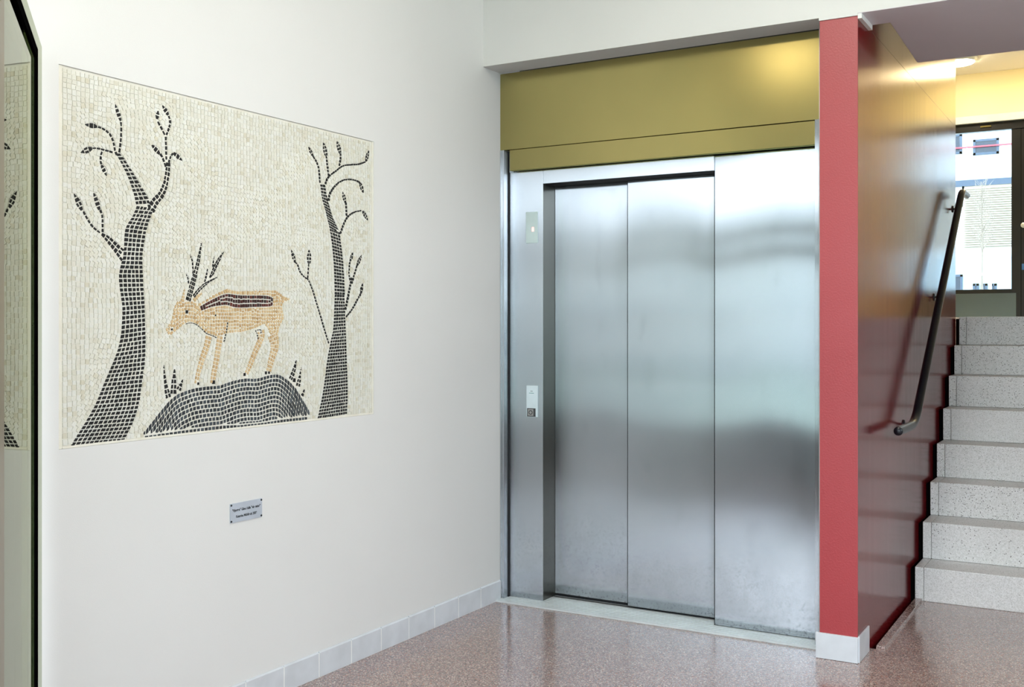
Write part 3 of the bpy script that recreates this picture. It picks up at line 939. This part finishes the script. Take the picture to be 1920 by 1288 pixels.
def fill(mask, poly, value=True):
    """raster an (N,2) polygon in mm into mask; returns (cells, cells already set)"""
    P = np.asarray(poly, float) / RES
    x0, x1 = max(0, int(P[:, 0].min())), min(GW - 1, int(P[:, 0].max()) + 1)
    y0, y1 = max(0, int(P[:, 1].min())), min(GH - 1, int(P[:, 1].max()) + 1)
    if x1 <= x0 or y1 <= y0:
        return 0, 0
    X, Y = np.meshgrid(np.arange(x0, x1 + 1) + 0.0, np.arange(y0, y1 + 1) + 0.0)
    ins = np.zeros(X.shape, bool)
    n = len(P)
    for i in range(n):
        ax, ay = P[i]
        bx, by = P[(i + 1) % n]
        if ay == by:
            continue
        c = (ay > Y) != (by > Y)
        ins ^= c & (X < (bx - ax) * (Y - ay) / (by - ay) + ax)
    sub = mask[y0:y1 + 1, x0:x1 + 1]
    had = int((sub & ins).sum())
    if value is not None:
        sub[ins] = value
    return int(ins.sum()), had


def closed(m, r):
    """morphological closing: fills the joints between tiles already laid"""
    p = np.pad(m, 2 * r)
    sh = [(i, j) for i in range(-r, r + 1) for j in range(-r, r + 1) if i * i + j * j <= r * r + 1]
    d = np.zeros_like(p)
    for i, j in sh:
        d |= np.roll(p, (i, j), (0, 1))
    e = np.ones_like(p)
    for i, j in sh:
        e &= np.roll(d, (i, j), (0, 1))
    return e[2 * r:-2 * r, 2 * r:-2 * r]


def resample(p, step, n=None):
    p = np.asarray(p, float)
    d = np.r_[0, np.cumsum(np.hypot(*np.diff(p[:, :2], axis=0).T))]
    n = n or max(1, int(round(d[-1] / step)))
    s = np.linspace(0, d[-1], n + 1)
    return np.stack([np.interp(s, d, p[:, k]) for k in range(p.shape[1])], 1)


def smooth_line(p, it=2):
    p = np.asarray(p, float)
    for _ in range(it):
        if len(p) < 3:
            return p
        q = [p[0]]
        for a, b in zip(p[:-1], p[1:]):
            q += [a * 0.75 + b * 0.25, a * 0.25 + b * 0.75]
        q.append(p[-1])
        p = np.array(q)
    return p


def quads_between(L, R, pw):
    """rows between two resampled edges"""
    out = []
    for i in range(len(L) - 1):
        w_ = 0.5 * (np.hypot(*(L[i] - R[i])) + np.hypot(*(L[i + 1] - R[i + 1])))
        k = max(1, int(round(w_ / pw)))
        t = np.linspace(0, 1, k + 1)
        if k > 1:
            t[1:-1] += rng.uniform(-0.10, 0.10, k - 1) / k
        for j in range(k):
            a, b = t[j], t[j + 1]
            out.append(np.array([L[i] * (1 - a) + R[i] * a, L[i] * (1 - b) + R[i] * b, L[i + 1] * (1 - b) + R[i + 1] * b, L[i + 1] * (1 - a) + R[i + 1] * a]))
    return out


def strip_quads(s, pl_, pw):
    p = resample(smooth_line(s), pl_)
    if len(p) < 2:
        return []
    d = np.gradient(p[:, :2], axis=0)
    d /= np.linalg.norm(d, axis=1)[:, None] + 1e-9
    nrm = np.stack([-d[:, 1], d[:, 0]], 1) * p[:, 2:3] / 2
    return quads_between(p[:, :2] + nrm, p[:, :2] - nrm, pw)


def edge_quads(L, R, pl_, pw):
    l, r = smooth_line(L), smooth_line(R)
    n = int(round(0.5 * (np.hypot(*np.diff(l, axis=0).T).sum() + np.hypot(*np.diff(r, axis=0).T).sum()) / pl_))
    return quads_between(resample(l, 1, n), resample(r, 1, n), pw)


def inset(q, g, jit=0.6):
    """pull the sides of a quad in by g mm each, at most a fifth of its size"""
    c = q.mean(0)
    u = (q[1] + q[2] - q[0] - q[3]) / 2
    v = (q[2] + q[3] - q[0] - q[1]) / 2
    lu, lv = np.hypot(*u) + 1e-6, np.hypot(*v) + 1e-6
    fu, fv = max(0.58, 1 - 2.5 * g / lu), max(0.58, 1 - 2 * g / lv)
    out = []
    B = np.stack([u / lu, v / lv], 1)
    try:
        Bi = np.linalg.inv(B)
    except np.linalg.LinAlgError:
        return q
    for p in q:
        k = Bi @ (p - c)
        out.append(c + B @ (k * (fu, fv)) + rng.uniform(-jit, jit, 2) * min(1, min(lu, lv) / 10))
    return np.array(out)


def place(qs, keep=0.45):
    """keep the quads that do not lie on tiles already laid"""
    out = []
    for q in qs:
        n, had = fill(occ, q, None)
        if n and had > keep * n:
            continue
        fill(occ, q, True)
        out.append(q)
    return out


def cvt(mask, pitch, edge_pts, iters, seed):
    """rows of near-square tiles that follow the nearest outline: a Voronoi relaxation with square cells turned along it"""
    r = np.random.default_rng(seed)
    h, w_ = mask.shape
    st = 4
    gy, gx = np.mgrid[0:h:st, 0:w_:st]
    E = np.asarray(edge_pts, float) / RES
    pts_ = np.stack([gx.ravel(), gy.ravel()], 1).astype(float)
    near = np.empty(len(pts_), int)
    for i in range(0, len(pts_), 2000):
        dd = (pts_[i:i + 2000, None, :] - E[None]) ** 2
        near[i:i + 2000] = dd.sum(2).argmin(1)
    vec = pts_ - E[near]
    ang = np.arctan2(vec[:, 1], vec[:, 0]).reshape(gx.shape)
    c4, s4 = np.cos(4 * ang), np.sin(4 * ang)
    for _ in range(4):
        for arr in (c4, s4):
            p = np.pad(arr, 1, mode='edge')
            arr[:] = (p[:-2, 1:-1] + p[2:, 1:-1] + p[1:-1, :-2] + p[1:-1, 2:] + 2 * arr) / 6
    ang = np.arctan2(s4, c4) / 4
    pr_ = pitch / RES
    ys, xs = np.mgrid[pr_ / 2:h:pr_, pr_ / 2:w_:pr_]
    s = np.stack([xs.ravel(), ys.ravel()], 1) + r.uniform(-0.25, 0.25, (xs.size, 2)) * pr_
    ii = np.clip(s.round().astype(int), 0, [w_ - 1, h - 1])
    s = s[mask[ii[:, 1], ii[:, 0]]]
    R = int(pr_ * 1.7) + 1
    dy, dx = np.mgrid[-R:R + 1, -R:R + 1].astype(np.float32)
    my, mx = np.nonzero(mask)
    for it in range(iters):
        D = np.full((h + 2 * R + 2, w_ + 2 * R + 2), 1e9, np.float32)
        own = np.full(D.shape, -1, np.int32)
        si = s.round().astype(int)
        a = ang[np.clip(si[:, 1] // st, 0, ang.shape[0] - 1), np.clip(si[:, 0] // st, 0, ang.shape[1] - 1)]
        ca, sa = np.cos(a), np.sin(a)
        for k in range(len(s)):
            cx, cy = si[k]
            ox, oy = dx - (s[k, 0] - cx), dy - (s[k, 1] - cy)
            m_ = np.maximum(np.abs(ox * ca[k] + oy * sa[k]), np.abs(oy * ca[k] - ox * sa[k]))
            sl_ = (slice(cy, cy + 2 * R + 1), slice(cx, cx + 2 * R + 1))
            Dk = D[sl_]
            b = m_ < Dk
            Dk[b] = m_[b]
            own[sl_][b] = k
        o = own[R:R + h, R:R + w_][my, mx]
        ok = o >= 0
        o, X, Y = o[ok], mx[ok].astype(float), my[ok].astype(float)
        n = np.bincount(o, minlength=len(s))
        has = n > 0
        nn = np.maximum(n, 1)
        s = np.where(has[:, None], np.stack([np.bincount(o, X, len(s)) / nn, np.bincount(o, Y, len(s)) / nn], 1), s)
    U = (X - s[o, 0]) * ca[o] + (Y - s[o, 1]) * sa[o]
    V = (Y - s[o, 1]) * ca[o] - (X - s[o, 0]) * sa[o]
    hu = np.sqrt(3 * np.bincount(o, U * U, len(s)) / nn)
    hv = np.sqrt(3 * np.bincount(o, V * V, len(s)) / nn)
    hu, hv = np.minimum(hu, 0.62 * pr_), np.minimum(hv, 0.62 * pr_)
    out = []
    for k in range(len(s)):
        if n[k] < 0.22 * pr_ * pr_ or min(hu[k], hv[k]) < 0.16 * pr_:
            continue
        e, f_ = np.array([ca[k], sa[k]]) * hu[k], np.array([-sa[k], ca[k]]) * hv[k]
        out.append(np.array([s[k] - e - f_, s[k] + e - f_, s[k] + e + f_, s[k] - e + f_]) * RES)
    return out


# --- lay the figures
G = {}
G['tree_l'] = place([q for L, R in TR['lt_e'] for q in edge_quads(L, R, 14.5, 16.5)] +
                    [q for s_ in TR['lt'] for q in strip_quads(s_, 15.5, 14.0)])
G['tree_r'] = place([q for L, R in TR['rt_e'] for q in edge_quads(L, R, 13.0, 14.5)] +
                    [q for s_ in TR['rt'] for q in strip_quads(s_, 14.0, 11.5)])
# the hill: rows that follow its crest, one straight row at the foot
top = smooth_line(TR['hill_top'])
bot = np.array(TR['hill_bot'], float)
xs_ = np.arange(top[0, 0], top[-1, 0] + 1, 4.0)
zt_ = np.interp(xs_, top[:, 0], top[:, 1])
zb_ = np.interp(xs_, bot[:, 0], bot[:, 1])
slope = np.gradient(zt_, xs_)
slope = np.convolve(np.pad(slope, 12, mode='edge'), np.ones(25) / 25, 'valid')
thick = np.minimum(np.sqrt(1 + slope ** 2), 1.6)
hill = []
fq = []
base_row = np.stack([xs_, zb_], 1)
br = resample(base_row, 17)
for a, b in zip(br[:-1], br[1:]):
    hgt = min(15, max(6, np.interp(a[0], xs_, zt_) - a[1]))
    fq.append(np.array([a, b, b + (0, 15), a + (0, 15)]))
for k in range(12):
    up = np.stack([xs_, zt_ - 15.5 * k * thick], 1)
    dn = np.stack([xs_, zt_ - 15.5 * (k + 1) * thick], 1)
    n = int(np.hypot(*np.diff(up, axis=0).T).sum() / 16.5)
    d_ = np.r_[0, np.cumsum(np.hypot(*np.diff(up, axis=0).T))]
    s_ = np.linspace(0, d_[-1], n + 1) + (8 if k % 2 else 0) + rng.uniform(-1.5, 1.5, n + 1)
    fx = np.interp(s_, d_, xs_)
    for a, b in zip(fx[:-1], fx[1:]):
        q = np.array([(x, np.interp(x, xs_, arr[:, 1])) for x, arr in ((a, up), (b, up), (b, dn), (a, dn))])
        c = q.mean(0)
        lo = np.interp(q[:, 0], xs_, zb_) + 16
        q[:, 1] = np.maximum(q[:, 1], lo)
        if abs(b - a) < 3 or min(q[0, 1] - q[3, 1], q[1, 1] - q[2, 1]) < 5:
            continue
        hill.append(q)
G['hill'] = place(fq[2:-2] + hill)
G['grass'] = place([q for s_ in TR['gr'] for q in strip_quads(s_, 16, 13.0)], 0.35)
G['dark_lines'] = place([np.array([(x - r_, y_ - r_), (x + r_, y_ - r_), (x + r_, y_ + r_), (x - r_, y_ + r_)]) for x, y_, r_ in TR['eye']] +
                        [q for s_ in TR['line'] for q in strip_quads(s_, 11, 8)], 0.6)
G['antlers'] = place([q for s_ in TR['antler'] for q in strip_quads(s_, 14, 8.0)], 0.4)
G['saddle'] = place([q for s_ in TR['saddle'] for q in strip_quads(s_, 12.0, 14.5)])
legs = place([q for s_ in TR['leg'][:4] + TR['leg'][4:] for q in strip_quads(s_, 13, 12)], 0.4)
body = np.zeros_like(occ)
fill(body, TR['stag_body'])
whole = body.copy()
body &= ~closed(occ, 2)
ed = resample(np.array(TR['stag_body'] + TR['stag_body'][:1], float), 5)
sad = np.array([q.mean(0) for q in G['saddle']])
G['stag'] = legs + cvt(body, 12.6, np.vstack([ed[:, :2], sad]), 9, 2)
for q in G['stag']:
    fill(occ, q)
# --- the pale ground around them
bgm = np.ones_like(occ)
bgm[:, :int(17 / RES)] = False
bgm[:, GW - int(12 / RES):] = False
bgm[:int(10 / RES)] = False
bgm[GH - int(8 / RES):] = False
occ |= whole
occ = closed(occ, 3)
bgm &= ~occ
edge = occ & ~(np.roll(occ, 1, 0) & np.roll(occ, -1, 0) & np.roll(occ, 1, 1) & np.roll(occ, -1, 1))
ey, ex = np.nonzero(edge)
pick = rng.permutation(len(ex))[:2200]
epts = np.stack([ex[pick], ey[pick]], 1) * RES
frame = [(17, t) for t in range(0, MH, 8)] + [(MW - 12, t) for t in range(0, MH, 8)] + [(t, MH - 8) for t in range(0, MW, 8)] + [(t, 10) for t in range(0, MW, 8)]
G['ground'] = cvt(bgm, 15.6, np.vstack([epts, np.array(frame, float)]), 9, 5)


def tile_mat(name, stops, rough):
    k = Nodes(name)
    at = k.n('ShaderNodeAttribute', attribute_name='tone')
    v = k.coord()
    c = k.ramp(at.outputs['Fac'], stops)
    g = k.ramp(k.noise(v, 120, 3), [(0.3, (0.93,) * 3), (0.7, (1.0,) * 3)])
    k.set(color=k.mix(1.0, c, g, 'MULTIPLY'), rough=rough, spec=0.45)
    return k.m


TM = {
    'black': tile_mat('black_stone_tile', [(0.0, lin(10, 10, 10)), (0.7, lin(17, 17, 18)), (1.0, lin(26, 27, 29))], 0.7),
    'slate': tile_mat('slate_stone_tile', [(0.0, lin(38, 42, 46)), (0.7, lin(52, 58, 64)), (1.0, lin(78, 86, 92))], 0.4),
    'tan': tile_mat('tan_stone_tile', [(0.0, lin(194, 160, 112)), (0.5, lin(211, 182, 136)), (1.0, lin(224, 202, 162))], 0.45),
    'brown': tile_mat('red_brown_stone_tile', [(0.0, lin(40, 22, 20)), (0.6, lin(66, 30, 26)), (1.0, lin(104, 44, 36))], 0.4),
    'cream': tile_mat('cream_stone_tile', [(0.0, lin(212, 207, 188)), (0.1, lin(220, 217, 203)), (0.5, lin(225, 224, 213)), (1.0, lin(230, 230, 223))], 0.4),
}

mos = thing('mosaic', (0.0, MY0, MZ0), 'large wall mosaic of a stag on a hill between two dark trees', 'mosaic')
k_ = Nodes('cream_mortar')
k_.set(color=k_.ramp(k_.noise(k_.coord(), 14, 4), [(0.3, lin(224, 220, 206)), (0.7, lin(234, 232, 222))]), rough=0.85)
k_.bump(k_.noise(k_.coord(), 160, 3), 0.0012, 0.6)
M['mortar'] = k_.m
box(-0.0135, -0.0054, MY0 + 0.0005, MY1 - 0.0005, MZ0 + 0.0005, MZ1 - 0.0005).build('mortar_bed', M['mortar'], mos)
bd = MB()
bd.box(-0.0053, -0.0028, MY0 + 0.0005, MY0 + 0.014, MZ0 + 0.0005, MZ1 - 0.0005)
bd.box(-0.0053, -0.0020, MY0 + 0.014, MY1 - 0.009, MZ0 + 0.0005, MZ0 + 0.008)
bd.box(-0.0053, -0.0020, MY1 - 0.009, MY1 - 0.0005, MZ0 + 0.0005, MZ1 - 0.0005)
bd.build('border', M['mortar'], mos, bevel=0.0012)

cam_l = np.array([CAM.x, (CAM.y - MY0) * 1000, (CAM.z - MZ0) * 1000])


def seen_size(q):
    a = abs(np.cross(q[2] - q[0], q[3] - q[1])) / 2
    c = q.mean(0)
    d2 = (CAM.x * 1000) ** 2 + (c[0] - cam_l[1]) ** 2 + (c[1] - cam_l[2]) ** 2
    return a / d2 ** 1.5


TOPF = -0.0030


def tile_geo(q, lift_=0.0):
    """8 vertices of a slightly tilted, slightly tapered stone, in mosaic coordinates (metres)"""
    c = q.mean(0)
    tu, tv = rng.normal(0, 0.016, 2)
    h = TOPF + lift_ + rng.normal(0, 0.0004)
    vs = []
    for p in q:
        p2 = c + (p - c) * 1.03
        vs.append((-0.0078, p2[0] / 1000, p2[1] / 1000))
    for p in q:
        o = p - c
        vs.append((h + (o[0] * tu + o[1] * tv) / 1000, p[0] / 1000, p[1] / 1000))
    return vs


TF = [(4, 5, 6, 7), (0, 1, 5, 4), (1, 2, 6, 5), (2, 3, 7, 6), (3, 0, 4, 7)]


def ccw(q):
    a = sum(q[i][0] * q[(i + 1) % 4][1] - q[(i + 1) % 4][0] * q[i][1] for i in range(4))
    return q if a > 0 else q[::-1]


def set_tone(me, tones):
    a = me.attributes.new('tone', 'FLOAT', 'FACE')
    a.data.foreach_set('value', np.repeat(tones, 5).astype(np.float32))


def figure(name, tiles, gap, label, limit=300, jit=0.6):
    """tiles: [(quad, material key)]; the tiles that show largest become parts of their own, the rest stays in the figure's own mesh"""
    ts = [(ccw(inset(q, gap, jit)), mk) for q, mk in tiles]
    ts.sort(key=lambda t: -seen_size(t[0]))
    limit = min(limit, int(len(ts) * 0.92))
    first, rest = ts[:limit], ts[limit:]
    vs, fs, mats, mi = [], [], [], []
    for q, mk in rest:
        if mk not in mats:
            mats.append(mk)
        o = len(vs)
        vs += tile_geo(q)
        fs += [tuple(i + o for i in f_) for f_ in TF]
        mi += [mats.index(mk)] * 5
    me = bpy.data.meshes.new(name)
    me.from_pydata(vs, [], fs)
    for mk in mats:
        me.materials.append(TM[mk])
    me.polygons.foreach_set('material_index', mi)
    set_tone(me, rng.random(len(rest)))
    me.update()
    par = bpy.data.objects.new(name, me)
    COL.objects.link(par)
    par.parent = mos
    par['kind'] = 'stuff'
    par['label'] = label
    for q, mk in first:
        g = np.array(tile_geo(q))
        c = g.mean(0)
        tm = bpy.data.meshes.new('tile')
        tm.from_pydata([tuple(p) for p in g - c], [], TF)
        tm.materials.append(TM[mk])
        set_tone(tm, rng.random(1))
        ob = bpy.data.objects.new('tile', tm)
        COL.objects.link(ob)
        ob.parent = par
        ob.location = c
    return par


al = lambda key, mk: [(q, mk) for q in G[key]]
figure('tree_figure', al('tree_l', 'black'), 2.2, 'black tree with a thick leaning trunk at the left')
figure('tree_figure', al('tree_r', 'black'), 1.9, 'black slender tree at the right')
figure('hill_figure', [(q, 'slate') for q in G['hill']] + al('grass', 'black'), 2.3, 'slate coloured hill with dark grass tufts')
figure('stag_figure', [(q, 'tan') for q in G['stag']] + al('saddle', 'brown') + al('antlers', 'black') + al('dark_lines', 'black'), 1.7, 'tan stag with a dark saddle and branching antlers', jit=0.4)
figure('pale_field', al('ground', 'cream'), 0.85, 'cream tiles laid in rows around the figures', jit=0.7)
